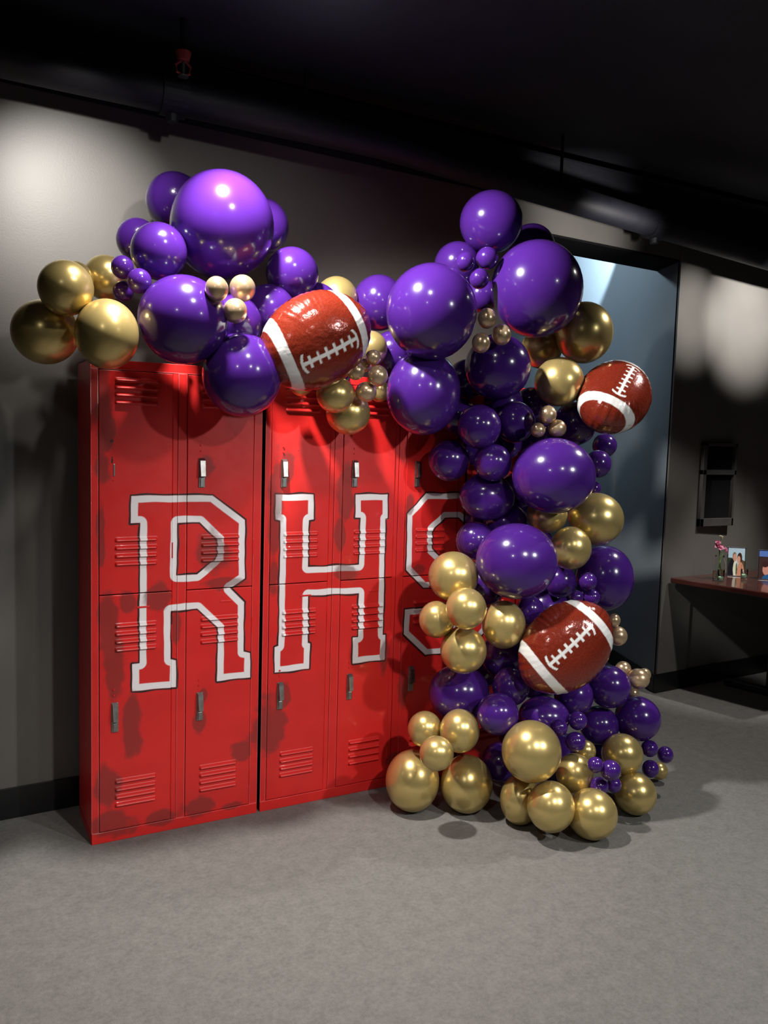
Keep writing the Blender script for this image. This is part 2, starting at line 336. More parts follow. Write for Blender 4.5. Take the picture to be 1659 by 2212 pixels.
def locker(x0, x1, doors, label):
    t = thing('locker_unit', label, 'locker', (x0, 0, 0), 'red painted metal lockers')
    H = 1.83; D = .30; off = -x0
    def sh(me):                                                      # mesh in world x -> local x
        me.transform(Matrix.Translation((off, 0, 0))); return me
    bm = B(); g = .022
    if x0 < 0: box(bm, x0, x0 + .002, .004, D, 0, H)
    if x1 > 1.9: box(bm, x1 - .002, x1, .004, D, 0, H)
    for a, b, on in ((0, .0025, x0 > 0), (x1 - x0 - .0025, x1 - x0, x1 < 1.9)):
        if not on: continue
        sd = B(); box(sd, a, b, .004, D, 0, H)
        q = obj('side_panel', sd, M_gap_shade, t); q['label'] = 'side facing the gap, coloured near black as gap shade'  # shade of the gap is put into the panel colour
    box(bm, x0, x1, D - .002, D, 0, H); box(bm, x0, x1, .004, D, H - .002, H); box(bm, x0, x1, .03, D, .03, .034)
    box(bm, x0 + .002, x1 - .002, g, g + .003, .03, H)
    me = bpy.data.meshes.new('cabinet'); bm.to_mesh(me); bm.free(); obj('cabinet', sh(me), M_red, t)
    # front frame: stiles, mullions and rails
    cols = [x0] + [v for d in doors for v in (d[0] - .003, d[1] + .003)] + [x1]
    for a, b in zip(cols[::2], cols[1::2]):
        if b - a > .045:                                            # mullion made of two folded strips
            m_ = a + (b - a) * .36
            obj('mullion', sh(panel(a, m_ - .0008, .043, 1.795, .001)), M_red, t); obj('mullion', sh(panel(m_ + .0008, b, .043, 1.795, 0)), M_red, t)
        else: obj('stile', sh(panel(a, b, .043, 1.795, 0)), M_red, t)
    obj('bottom_rail', sh(panel(x0, x1, 0, .042, -.002)), M_red, t)
    obj('top_rail', sh(panel(x0, x1, 1.796, H, 0)), M_red, t)
    for i, (a, b) in enumerate(doors):
        for k, (z0, z1) in enumerate(((.046, .958), (.963, 1.792))):
            lo = [(a + .055, a + .212, *LOUV[2 * k]), (a + .055, a + .212, *LOUV[2 * k + 1])]
            d = obj('door', sh(panel(a, b, z0, z1, -.003, louv=lo, hgt=.012 if x0 < .3 or k == 0 else .008)), M_red, t)
            hx = a + (.052 if a < .5 else .05); hz = 1.422 if k else .492
            if x0 < .1 and i == 0 and k == 1:
                bm = B(); box(bm, hx - .002, hx + .004, -.006, 0, 1.405, 1.45, .001)
                q = obj('latch_slot', bm, M_chrome, d); q.location = (off, 0, 0); q['label'] = 'bare chrome latch strip, its handle missing'
                continue
            q = obj('handle', HM, None, d); q.location = (hx + off + .003, -.004, hz)
            bm = B()
            for dz in (.105, .083): tube(bm, [(0, -.0045, dz), (0, .0, dz)], .0035, 10)
            q2 = obj('rivet', bm, M_red, d); q2.location = (hx + off, -.003, hz)
            bm = B()                                                  # label holder pressed into the top of the door
            box(bm, a + .135, a + .185, -.0055, -.002, z1 - .055, z1 - .048, .001); 
            q3 = obj('card_holder', bm, M_red, d); q3.location = (off, 0, 0)
    # hinges on the right edge
    for a, b in doors:
        for z in (.16, .80, 1.12, 1.66):
            bm = B(); tube(bm, [(b + .0015, -.004, z - .03), (b + .0015, -.004, z + .03)], .0025, 8)
            q = obj('hinge', bm, M_red, t); q.location = (off, 0, 0)
    return t
locker(-.010, .648, [(.019, .287), (.346, .612)], 'two-column red metal locker at the left end, painted with a white letter R')
locker(.662, 1.635, [(.689, .948), (1.012, 1.262), (1.322, 1.596)], 'three-column red metal locker in the middle, painted with a white letter H')
locker(1.645, 1.985, [(1.672, 1.955)], 'red metal locker mostly hidden behind the balloon column, right of the middle one')

# ------------------------------------------------------------------ balloons
def balloon_mesh(m, seg=48, rings=32):
    """latex balloon, unit radius; body slightly egg shaped with the neck pointing to +Y"""
    bm = B(); prof = []
    for i in range(rings + 1):
        a = math.pi * i / rings; z = -math.cos(a); r = math.sin(a)
        if z > 0: r *= 1 - .10 * z ** 2; z *= 1 + .08 * z ** 3
        prof.append((max(r, 0) if 0 < i < rings else 0, z))
    lathe(bm, prof, seg, Matrix.Rotation(R(-90), 4, 'X'))
    bmesh.ops.recalc_face_normals(bm, faces=bm.faces)
    me = bpy.data.meshes.new('balloon'); bm.to_mesh(me); bm.free(); me.shade_smooth(); me.materials.append(m); return me
def knot_mesh(m):
    bm = B(); lathe(bm, [(.16, 1.03), (.07, 1.10), (.04, 1.13), (.06, 1.15), (.065, 1.17), (.03, 1.185), (.05, 1.22), (.09, 1.25), (0, 1.24)], 16, Matrix.Rotation(R(-90), 4, 'X'))
    bmesh.ops.recalc_face_normals(bm, faces=bm.faces)
    me = bpy.data.meshes.new('knot'); bm.to_mesh(me); bm.free(); me.shade_smooth(); me.materials.append(m); return me
BM = {'P': (balloon_mesh(M_purple), knot_mesh(M_purple)), 'G': (balloon_mesh(M_gold), knot_mesh(M_gold)), 'C': (balloon_mesh(M_champ), knot_mesh(M_champ))}
GROUP = {'P': 'purple balloons of the garland', 'G': 'gold chrome balloons of the garland', 'C': 'small champagne balloons of the garland', 'p': 'tiny purple balloons of the garland'}
# kind, centre, half width, half height, heading of the neck in degrees, tilt of the neck, label
BALLOONS = [
    ('P', (0.331, 0.156, 2.468), 0.1120, 0.1120, -11, 4, 'large purple balloon behind the upper left of the biggest purple balloon'),
    ('P', (0.447, -0.082, 2.346), 0.1917, 0.1968, -10, 7, 'biggest purple balloon, crowning the left peak of the garland'),
    ('P', (0.677, 0.120, 2.416), 0.1074, 0.1130, -14, 7, 'purple balloon peeking out right of the biggest purple balloon'),
    ('P', (0.172, 0.080, 2.287), 0.0781, 0.0798, -23, -1, 'purple balloon at the far left of the left purple peak, half hidden'),
    ('P', (0.205, -0.116, 2.214), 0.0991, 0.1008, -3, 2, 'medium purple balloon left of the biggest purple balloon, above the tiny purple ones'),
    ('p', (0.072, -0.150, 2.137), 0.0385, 0.0401, -1, -6, 'uppermost tiny purple balloon of the three beside the left gold balloons'),
    ('p', (0.119, -0.200, 2.088), 0.0414, 0.0430, -13, -4, 'right-hand tiny purple balloon of the three beside the left gold balloons'),
    ('p', (0.085, -0.100, 2.064), 0.0360, 0.0360, -10, 1, 'lowest tiny purple balloon of the three beside the left gold balloons'),
    ('P', (0.258, -0.255, 1.963), 0.1546, 0.1530, -27, -5, 'large purple balloon hanging over the first locker columns, beside a pale gold balloon'),
    ('P', (0.744, -0.047, 2.209), 0.1043, 0.1043, -27, 7, 'purple balloon above the left end of the top football balloon'),
    ('P', (0.475, -0.119, 1.983), 0.1145, 0.1145, -12, -5, 'dark shaded purple balloon behind the three small champagne balloons'),
    ('P', (0.474, -0.253, 1.787), 0.1426, 0.1510, -12, -6, 'purple balloon hanging lowest in front of the gap between locker units'),
    ('P', (0.646, -0.052, 2.050), 0.1086, 0.1086, -18, -6, 'shaded purple balloon tucked behind the left side of the top football balloon'),
    ('G', (-0.121, -0.213, 2.036), 0.0885, 0.0900, -20, 6, 'gold balloon stacked on top of the two lowest left gold balloons'),
    ('G', (-0.066, -0.032, 2.097), 0.0618, 0.0634, -15, -5, 'half hidden gold balloon behind the upper left gold balloon'),
    ('G', (0.048, 0.031, 2.126), 0.0776, 0.0809, 2, 6, 'gold balloon just left of the tiny purple balloons'),
    ('G', (-0.171, -0.087, 1.901), 0.1106, 0.1091, -11, 7, 'leftmost gold balloon sticking out past the locker side'),
    ('G', (0.003, -0.250, 1.893), 0.1037, 0.1161, -9, 3, 'egg-shaped gold balloon over the top corner of the first locker'),
    ('C', (0.334, -0.390, 2.058), 0.0390, 0.0421, -24, 7, 'left champagne balloon of the trio under the biggest purple balloon'),
    ('C', (0.455, -0.300, 2.086), 0.0458, 0.0474, -14, 7, 'right champagne balloon of the trio under the biggest purple balloon'),
    ('C', (0.412, -0.353, 1.997), 0.0417, 0.0433, -9, -3, 'bottom champagne balloon of the trio under the biggest purple balloon'),
    ('G', (1.011, 0.105, 2.162), 0.0910, 0.0930, -28, -5, 'gold balloon peeking over the top edge of the top football balloon'),
    ('P', (1.204, 0.084, 2.160), 0.1151, 0.1212, -36, -7, 'purple balloon right of the top football balloon, left of a giant purple one'),
    ('G', (1.070, -0.111, 1.938), 0.0684, 0.0722, -32, 2, 'gold balloon at the lower right edge of the top football balloon'),
    ('C', (0.909, -0.300, 1.827), 0.0354, 0.0354, -38, 3, 'leftmost tiny champagne balloon of the bunch under the top football balloon'),
    ('C', (0.983, -0.300, 1.883), 0.0304, 0.0304, -32, -3, 'topmost tiny champagne balloon of the bunch under the top football balloon'),
    ('C', (0.995, -0.320, 1.812), 0.0392, 0.0410, -20, -0, 'right-hand small champagne balloon of the bunch under the top football balloon'),
    ('C', (0.972, -0.270, 1.751), 0.0415, 0.0397, -32, -0, 'lowest small champagne balloon of the bunch under the top football balloon'),
    ('C', (0.973, -0.250, 1.857), 0.0271, 0.0271, -22, -7, 'middle tiny champagne balloon of the bunch under the top football balloon'),
    ('G', (1.139, -0.069, 1.770), 0.0428, 0.0467, -17, -8, 'small gold balloon behind the champagne bunch, touching a purple balloon'),
    ('G', (0.849, -0.250, 1.736), 0.0731, 0.0713, -19, 6, 'gold balloon directly below the top football balloon'),
    ('G', (0.960, -0.140, 1.671), 0.0897, 0.0878, -38, 5, 'lowest gold balloon hanging below the top football balloon'),
    ('G', (0.760, -0.120, 1.772), 0.0437, 0.0437, -26, 1, 'small shaded gold balloon under the left stripe of the top football balloon'),
    ('P', (1.654, -0.100, 2.531), 0.1382, 0.1341, -47, -7, 'topmost purple balloon of the right peak'),
    ('P', (2.038, 0.100, 2.510), 0.1117, 0.1117, -46, 7, 'dark purple balloon under the doorway header behind the right peak'),
    ('P', (1.564, 0.020, 2.355), 0.1038, 0.1038, -40, 4, 'purple balloon behind the tiny purple trio of the right peak'),
    ('p', (1.425, -0.250, 2.307), 0.0382, 0.0401, -23, 7, 'left tiny purple balloon of the right peak trio'),
    ('p', (1.520, -0.270, 2.330), 0.0461, 0.0461, -39, -2, 'upper right tiny purple balloon of the right peak trio'),
    ('p', (1.484, -0.270, 2.243), 0.0403, 0.0422, -34, 4, 'lower tiny purple balloon of the right peak trio'),
    ('P', (1.636, -0.074, 2.214), 0.0740, 0.0740, -44, 4, 'shaded purple balloon in the notch between the two giant purple balloons'),
    ('P', (1.224, -0.325, 2.075), 0.1792, 0.1884, -24, 6, 'giant purple balloon, the left one of the right peak pair'),
    ('P', (1.757, -0.306, 2.225), 0.1954, 0.2033, -50, 7, 'giant purple balloon, the right one of the right peak pair'),
    ('C', (1.425, -0.420, 2.059), 0.0367, 0.0404, -45, -3, 'topmost champagne balloon of the trio between the giant purple pair'),
    ('C', (1.499, -0.420, 2.001), 0.0391, 0.0428, -34, 7, 'right champagne balloon of the trio between the giant purple pair'),
    ('C', (1.401, -0.420, 1.961), 0.0367, 0.0404, -39, 7, 'left champagne balloon of the trio between the giant purple pair'),
    ('P', (1.592, -0.276, 1.888), 0.1392, 0.1392, -35, -3, 'dark purple balloon below the champagne trio of the right peak'),
    ('P', (1.262, -0.222, 1.765), 0.1524, 0.1753, -36, -5, 'large purple balloon below the left giant one, in front of the third locker column'),
    ('G', (2.046, -0.293, 2.068), 0.1260, 0.1363, -52, -6, 'gold balloon at the right edge of the arch above the right football balloon'),
    ('G', (1.961, -0.106, 2.009), 0.0940, 0.0940, -34, 8, 'shaded gold balloon under the right giant purple balloon'),
    ('G', (1.893, -0.320, 1.841), 0.1072, 0.1072, -48, -7, 'gold balloon left of the right football balloon'),
    ('C', (1.724, -0.457, 1.690), 0.0364, 0.0384, -28, 1, 'top champagne balloon of the trio below the gold balloon beside the right football'),
    ('C', (1.682, -0.450, 1.626), 0.0306, 0.0306, -41, -4, 'left champagne balloon of the trio above the wide purple balloon'),
    ('C', (1.771, -0.464, 1.636), 0.0386, 0.0367, -38, 5, 'right champagne balloon of the trio above the wide purple balloon'),
    ('P', (1.496, -0.295, 1.633), 0.0911, 0.0930, -36, -1, 'dark purple balloon in the shaded middle of the column, left of another'),
    ('P', (1.685, -0.288, 1.659), 0.0876, 0.0896, -48, 7, 'dark purple balloon left of the champagne trio in the column'),
    ('P', (1.446, -0.150, 1.487), 0.0901, 0.0901, -44, -0, 'shaded purple balloon near the locker handle above the letter S'),
    ('P', (1.555, -0.319, 1.485), 0.0799, 0.0799, -28, -6, 'dark purple balloon above the pointed purple balloon in the column'),
    ('P', (1.580, -0.253, 1.335), 0.1198, 0.0858, -30, 75, 'wide shaded purple balloon with a pointed top over the letter S'),
    ('P', (1.742, -0.491, 1.439), 0.1707, 0.1573, -37, 5, 'wide purple balloon in the middle of the right edge of the column'),
    ('P', (2.040, -0.268, 1.665), 0.0964, 0.1006, -51, -1, 'purple balloon tucked behind the lower left of the right football balloon'),
    ('P', (2.290, -0.200, 1.570), 0.0572, 0.0572, -52, 6, 'small purple balloon right below the right football balloon'),
    ('P', (2.161, -0.300, 1.485), 0.0594, 0.0636, -48, -1, 'small purple balloon right of the wide purple balloon'),
    ('p', (2.144, -0.300, 1.373), 0.0318, 0.0340, -31, 6, 'tiny purple balloon at the lower right of the wide purple balloon'),
    ('P', (1.553, -0.215, 1.141), 0.0847, 0.0847, -24, -1, 'dark purple balloon over the right side of the letter S'),
    ('P', (1.562, -0.500, 1.092), 0.1657, 0.1544, -38, 4, 'large purple balloon at mid height of the column with gold ones on both sides'),
    ('G', (1.826, -0.359, 1.263), 0.0886, 0.0806, -40, -3, 'gold balloon half hidden under the wide purple balloon'),
    ('G', (2.024, -0.450, 1.249), 0.1194, 0.1153, -45, -6, 'largest gold balloon at the right edge of the mid column'),
    ('G', (1.864, -0.480, 1.131), 0.0867, 0.0926, -45, 8, 'gold balloon between the mid purple balloon and the right purple balloon'),
    ('P', (2.139, -0.400, 0.973), 0.1318, 0.1485, -33, 2, 'purple balloon at the right edge above the lower football balloon'),
    ('p', (1.905, -0.550, 0.996), 0.0371, 0.0391, -43, -3, 'upper tiny purple balloon clinging to the right purple balloon'),
    ('p', (1.848, -0.550, 0.933), 0.0272, 0.0291, -52, -4, 'left tiny purple balloon above the lower football balloon'),
    ('p', (1.933, -0.550, 0.927), 0.0334, 0.0334, -36, 6, 'right tiny purple balloon above the lower football balloon'),
    ('P', (1.927, -0.350, 0.962), 0.0700, 0.0742, -44, 5, 'dark purple balloon under the mid gold balloon'),
    ('G', (1.357, -0.350, 1.016), 0.1029, 0.1029, -27, 3, 'topmost gold balloon of the five left of the column, over the letter S'),
    ('G', (1.323, -0.500, 0.914), 0.0804, 0.0822, -31, 4, 'central gold balloon of the five left of the column'),
    ('G', (1.285, -0.350, 0.842), 0.0739, 0.0758, -36, 3, 'leftmost gold balloon of the five left of the column'),
    ('G', (1.549, -0.450, 0.820), 0.0901, 0.0997, -43, -0, 'right-hand oval gold balloon of the five left of the column'),
    ('G', (1.373, -0.420, 0.721), 0.0945, 0.0945, -28, 3, 'lowest gold balloon of the five left of the column'),
    ('P', (1.724, -0.400, 0.857), 0.0596, 0.0636, -44, 7, 'small purple balloon above the left end of the lower football balloon'),
    ('C', (2.114, -0.500, 0.802), 0.0286, 0.0307, -41, 1, 'upper small champagne balloon at the right tip of the lower football balloon'),
    ('C', (2.144, -0.500, 0.729), 0.0411, 0.0432, -57, 1, 'lower small champagne balloon at the right tip of the lower football balloon'),
    ('P', (1.459, -0.276, 0.490), 0.1316, 0.1217, -40, 3, 'large purple balloon beside the locker above the lower left gold balloons'),
    ('P', (1.608, -0.438, 0.547), 0.0781, 0.0820, -39, 5, 'shaded purple balloon left of the lower football stripe'),
    ('P', (1.939, -0.460, 0.471), 0.0854, 0.0854, -39, 5, 'dark purple balloon under the lower football balloon'),
    ('P', (2.100, -0.507, 0.507), 0.0944, 0.0944, -48, 2, 'purple balloon right below the lower football balloon'),
    ('C', (2.204, -0.482, 0.568), 0.0355, 0.0355, -40, 5, 'left champagne balloon of the small bunch at the right edge'),
    ('C', (2.230, -0.551, 0.539), 0.0495, 0.0454, -50, 5, 'largest champagne balloon of the small bunch at the right edge'),
    ('C', (2.320, -0.500, 0.534), 0.0296, 0.0296, -38, 3, 'right champagne balloon of the small bunch at the right edge'),
    ('C', (2.282, -0.474, 0.445), 0.0276, 0.0276, -35, 7, 'lowest champagne balloon of the small bunch at the right edge'),
    ('P', (1.492, -0.510, 0.467), 0.0851, 0.0851, -37, 0, 'round purple balloon right of the gold cluster beside the locker base'),
    ('P', (1.753, -0.489, 0.412), 0.1085, 0.0848, -48, 5, 'wide purple balloon above the big gold balloon of the base'),
    ('P', (2.086, -0.472, 0.320), 0.0871, 0.0871, -34, -0, 'purple balloon right of the tiny purple trio of the base'),
    ('P', (2.246, -0.544, 0.352), 0.1020, 0.0999, -42, 4, 'rightmost full-sized purple balloon of the base'),
    ('p', (1.735, -0.611, 0.408), 0.0324, 0.0344, -36, -5, 'left tiny purple balloon of the trio above the small gold balloon'),
    ('p', (1.823, -0.620, 0.426), 0.0385, 0.0385, -36, 1, 'upper right tiny purple balloon of the trio above the small gold balloon'),
    ('p', (1.798, -0.640, 0.347), 0.0421, 0.0402, -39, -1, 'lowest tiny purple balloon of the trio above the small gold balloon'),
    ('G', (1.276, -0.300, 0.365), 0.0718, 0.0757, -29, 4, 'upper left gold balloon of the lower left cluster beside the lockers'),
    ('G', (1.367, -0.424, 0.386), 0.0818, 0.0894, -31, 4, 'upper right gold balloon of the lower left cluster beside the lockers'),
    ('G', (1.209, -0.500, 0.343), 0.0675, 0.0675, -44, -5, 'small central gold balloon of the lower left cluster'),
    ('G', (1.250, -0.256, 0.130), 0.1140, 0.1298, -33, 2, 'large gold balloon on the floor nearest the lockers'),
    ('G', (1.453, -0.366, 0.122), 0.1102, 0.1220, -42, 3, 'large gold balloon on the floor, second from the lockers'),
    ('P', (1.636, -0.350, 0.183), 0.0808, 0.0849, -34, -7, 'shaded purple balloon low down left of the big gold balloon'),
    ('G', (1.559, -0.652, 0.349), 0.1180, 0.1217, -40, -4, 'big gold balloon on top of the base gold balloons'),
    ('G', (1.595, -0.551, 0.103), 0.0824, 0.1034, -50, -6, 'gold balloon on the floor half hidden under the big gold balloon'),
    ('G', (1.604, -0.731, 0.145), 0.0932, 0.0987, -45, -5, 'gold balloon on the floor in the front middle of the base'),
    ('G', (1.812, -0.631, 0.205), 0.0772, 0.0830, -50, -7, 'smooth gold balloon between the big gold one and a tiny purple bunch'),
    ('G', (1.779, -0.778, 0.100), 0.1001, 0.1001, -45, -2, 'lowest gold balloon at the very front of the base'),
    ('G', (2.093, -0.614, 0.237), 0.0885, 0.0885, -43, 1, 'gold balloon below the rightmost purple balloon of the base'),
    ('G', (2.103, -0.691, 0.089), 0.0893, 0.0893, -53, 6, 'gold balloon on the floor at the right end of the base'),
    ('G', (1.926, -0.566, 0.261), 0.0438, 0.0457, -55, -2, 'small gold balloon peeking out behind the smooth gold balloon'),
    ('p', (1.806, -0.753, 0.289), 0.0317, 0.0317, -49, -1, 'upper left tiny purple balloon of the bunch at the front of the base'),
    ('p', (1.867, -0.777, 0.265), 0.0411, 0.0411, -54, 5, 'upper right tiny purple balloon of the bunch at the front of the base'),
    ('p', (1.860, -0.725, 0.178), 0.0380, 0.0380, -47, -7, 'lower left tiny purple balloon of the bunch at the front of the base'),
    ('p', (1.949, -0.720, 0.167), 0.0289, 0.0346, -43, -6, 'lower right tiny purple balloon of the bunch at the front of the base'),
    ('p', (2.272, -0.600, 0.229), 0.0372, 0.0372, -46, -3, 'upper left tiny purple balloon of the bunch at the far right of the base'),
    ('p', (2.374, -0.600, 0.184), 0.0356, 0.0377, -46, 7, 'rightmost tiny purple balloon of the bunch at the far right of the base'),
    ('p', (2.285, -0.600, 0.133), 0.0373, 0.0394, -40, -1, 'lowest tiny purple balloon of the bunch at the far right of the base'),
    ('G', (2.453, -0.500, 0.057), 0.0391, 0.0413, -41, 2, 'small gold balloon behind the far right tiny purple bunch'),
    ('P', (1.876, -0.191, 1.112), 0.1059, 0.1059, -42, -6, 'almost hidden purple balloon in the core behind the mid purple balloon'),
    ('P', (1.974, -0.104, 1.566), 0.1082, 0.1082, -37, 1, 'almost hidden purple balloon in the core above the wide purple balloon'),
    ('P', (1.712, -0.218, 1.214), 0.0986, 0.0986, -26, 7, 'almost hidden purple balloon in the core under the pointed one'),
    ('P', (1.673, -0.303, 0.642), 0.1056, 0.1056, -35, -2, 'almost hidden purple balloon in the core left of the lower football'),
    ('P', (1.964, -0.221, 0.799), 0.1285, 0.1285, -31, -8, 'almost hidden purple balloon in the core behind the lower football'),
    ('P', (1.903, -0.250, 0.519), 0.1190, 0.1190, -49, 1, 'almost hidden purple balloon in the core below the lower football'),
    ('P', (1.844, -0.243, 0.230), 0.1106, 0.1106, -36, -6, 'almost hidden purple balloon in the core behind the big gold balloon'),
    ('P', (1.690, -0.146, 0.547), 0.0847, 0.0931, -33, 6, 'almost hidden purple balloon in the core beside the lowest of five gold balloons'),
    ('P', (1.912, -0.438, 0.180), 0.1149, 0.1149, -45, -1, 'almost hidden purple balloon in the core behind the smooth gold balloon'),
    ('P', (1.506, -0.120, 1.677), 0.0810, 0.0810, -40, -3, 'almost hidden purple balloon right of the large one over the third locker column'),
    ('P', (1.586, -0.063, 1.845), 0.0909, 0.0909, -23, -2, 'almost hidden purple balloon between the two lower large purple balloons'),
    ('P', (2.171, -0.180, 0.753), 0.0976, 0.0976, -31, 7, 'almost hidden purple balloon behind the top edge of the lower football'),
    ('P', (2.172, -0.444, 0.188), 0.0805, 0.0805, -42, -4, 'almost hidden purple balloon in the base behind the right gold balloons'),
    ('P', (0.875, 0.013, 2.093), 0.1064, 0.1064, -12, -0, 'almost hidden purple balloon added as a light blocker behind the top football balloon'),  # added to keep the ceiling spot off the middle locker
    ('P', (1.216, -0.041, 1.932), 0.0986, 0.0986, -31, -3, 'almost hidden purple balloon in the notch left of the large purple balloons'),
    ('P', (0.896, -0.060, 1.842), 0.1054, 0.0979, -13, -0, 'almost hidden purple balloon added as a light blocker behind the lower right of the top football balloon'),  # unseen filler, added to stop light passing low behind the football
    ('P', (1.601, -0.090, 1.541), 0.0787, 0.0787, -40, -0, 'shaded purple balloon wedged between three dark purple balloons at the column top'),
    ('P', (1.756, -0.120, 1.572), 0.0839, 0.0839, -46, 2, 'shaded purple balloon behind the upper left of the wide purple balloon'),
    ('P', (1.727, -0.147, 1.743), 0.0910, 0.0910, -38, -3, 'shaded purple balloon under the dark purple one of the right peak'),
    ('P', (1.898, -0.136, 1.734), 0.0932, 0.0932, -32, 5, 'shaded purple balloon left of the gold balloon beside the right football'),
    ('P', (1.848, -0.120, 1.334), 0.1024, 0.1024, -50, 1, 'shaded purple balloon right of the pointed purple balloon'),
    ('P', (1.688, -0.068, 1.210), 0.0764, 0.0721, -41, 7, 'shaded purple balloon under the left end of the pointed purple balloon'),
    ('P', (1.567, -0.280, 0.953), 0.0879, 0.0879, -29, -4, 'shaded purple balloon right of the topmost of five gold balloons'),
]
for kind, c, rx, rz, yaw, tilt, label in BALLOONS:
    body, knot = BM[kind.upper()]
    o = obj('balloon', body); tag(o, label, 'balloon', GROUP[kind])
    Rm = Matrix.Rotation(R(yaw), 4, 'Z') @ Matrix.Rotation(R(tilt), 4, 'X')
    o.matrix_world = Matrix.Translation(c) @ Rm @ Matrix.Diagonal((rx, math.sqrt(rx * rz), rz, 1))
    k = obj('knot', knot, None, o)

# ------------------------------------------------------------------ football foil balloons
def foot_mat():
    m = mat('brown_football_foil', (.23, .028, .014), .17, .15, .4, Coat_Roughness=.08)
    b = m.node_tree.nodes['Principled BSDF']; tc = N(m, 'ShaderNodeTexCoord')
    v = N(m, 'ShaderNodeTexVoronoi'); v.inputs['Scale'].default_value = 42; L(m, tc.outputs['Object'], v.inputs['Vector'])
    r = N(m, 'ShaderNodeValToRGB'); r.color_ramp.elements[0].position = .1; r.color_ramp.elements[1].position = .6
    r.color_ramp.elements[0].color = (.22, .030, .015, 1); r.color_ramp.elements[1].color = (.165, .018, .009, 1)
    L(m, v.outputs['Distance'], r.inputs['Fac'])
    at = N(m, 'ShaderNodeAttribute', attribute_name='paint'); sp = N(m, 'ShaderNodeSeparateColor'); L(m, at.outputs['Color'], sp.inputs['Color'])
    x = N(m, 'ShaderNodeMix', data_type='RGBA'); L(m, sp.outputs[1], x.inputs[0]); L(m, r.outputs['Color'], x.inputs[6]); x.inputs[7].default_value = (.06, .008, .005, 1)
    y = N(m, 'ShaderNodeMix', data_type='RGBA'); L(m, sp.outputs[0], y.inputs[0]); L(m, x.outputs[2], y.inputs[6]); y.inputs[7].default_value = (.72, .72, .72, 1)
    L(m, y.outputs[2], b.inputs['Base Color'])
    ms = N(m, 'ShaderNodeMath', operation='MULTIPLY'); ms.inputs[1].default_value = -.15; ad = N(m, 'ShaderNodeMath', operation='ADD'); ad.inputs[1].default_value = .15
    L(m, sp.outputs[0], ms.inputs[0]); L(m, ms.outputs[0], ad.inputs[0]); L(m, ad.outputs[0], b.inputs['Metallic'])
    n = N(m, 'ShaderNodeTexNoise'); n.inputs['Scale'].default_value = 5; n.inputs['Detail'].default_value = 4; L(m, tc.outputs['Object'], n.inputs['Vector'])
    bp = N(m, 'ShaderNodeBump'); bp.inputs['Strength'].default_value = .18; bp.inputs['Distance'].default_value = .02
    L(m, n.outputs['Fac'], bp.inputs['Height']); L(m, bp.outputs['Normal'], b.inputs['Normal'])
    return m
M_foot = foot_mat()
def foot_mesh(seed, su, lv, thick=.52):
    """foil football: unit half-length along X, front face towards -Y; su = shift of the stripes, lv = height of the lacing"""
    nu, nv = 190, 150; rng = random.Random(seed)
    parts = []; attrs = []
    for side in (1, -1):
        s = np.linspace(-1, 1, nu); q = np.linspace(-1, 1, nv); S_, Q = np.meshgrid(np.sin(s * math.pi / 2), q)
        bhalf = .76 * np.clip(1 - np.abs(S_) ** 2.15, 0, 1) ** .60
        U = S_.copy(); V = bhalf * np.sin(Q * math.pi / 2)
        rho2 = np.clip(1 - (1 - np.abs(S_) ** 2.2) * (1 - np.sin(Q * math.pi / 2) ** 2), 0, 1)
        th = np.arctan2(V, U)
        Wd = thick * np.clip(1 - rho2 ** 1.25, 0, 1) ** .52
        wr = np.zeros(U.shape)
        for k in range(5):
            f = rng.choice((17, 23, 29, 37, 43)); ph = rng.uniform(0, 6.28); wr += .8 * np.sin(th * f + ph + 3 * np.sin(th * 2 + ph)) * (.35 + .65 * (np.sin(th * (1 + k % 3) + ph) > -.2))
        Wd = Wd * (1 + .020 * wr * rho2 ** 3 * 1.0)
        e = 1 + .003 * wr * rho2 ** 6
        P = np.stack([U * e, -side * Wd - side * .002, V * e], -1); parts.append(P)
        # paint
        bend = .10 * (V / .76) ** 2
        a = np.abs(U - su) + bend
        white = sst((a - .60) / .012 + .5) * sst((.755 - a) / .012 + .5)
        Vl = V - lv; Ul = U - su
        if side == 1:
            bar = sst((.030 - np.abs(Vl)) / .01 + .5) * sst((.50 - np.abs(Ul)) / .01 + .5)
            for k in range(6):
                c = -.375 + k * .150; bar = np.maximum(bar, sst((.021 - np.abs(Ul - c)) / .008 + .5) * sst((.10 - np.abs(Vl)) / .01 + .5))
            for sg in (-1, 1):
                c = sg * (.51 - .5 * Vl ** 2 * 4); bar = np.maximum(bar, sst((.022 - np.abs(Ul - c)) / .008 + .5) * sst((.155 - np.abs(Vl)) / .01 + .5))
            white = np.maximum(white, bar)
        dark = sst((.006 - np.abs(Vl)) / .006 + .5) * (np.abs(Ul) > .4)
        dark = np.maximum(dark, sst((.006 - np.abs(np.abs(Vl) - .15)) / .006 + .5) * (np.abs(Ul) < .56) * (np.sin(Ul * 160) > 0))
        attrs.append(np.stack([white, dark * .8, white * 0], -1))
    bm = B(); ms = []
    for P, A in zip(parts, attrs):
        me = grid_mesh('f', P, nu, nv, A); ms.append(me)
    for me in ms: bm.from_mesh(me)
    bmesh.ops.remove_doubles(bm, verts=bm.verts, dist=.0005); bmesh.ops.recalc_face_normals(bm, faces=bm.faces)
    out = bpy.data.meshes.new('football_balloon'); bm.to_mesh(out); bm.free(); out.shade_smooth(); out.materials.append(M_foot)
    for me in ms: bpy.data.meshes.remove(me)
    return out
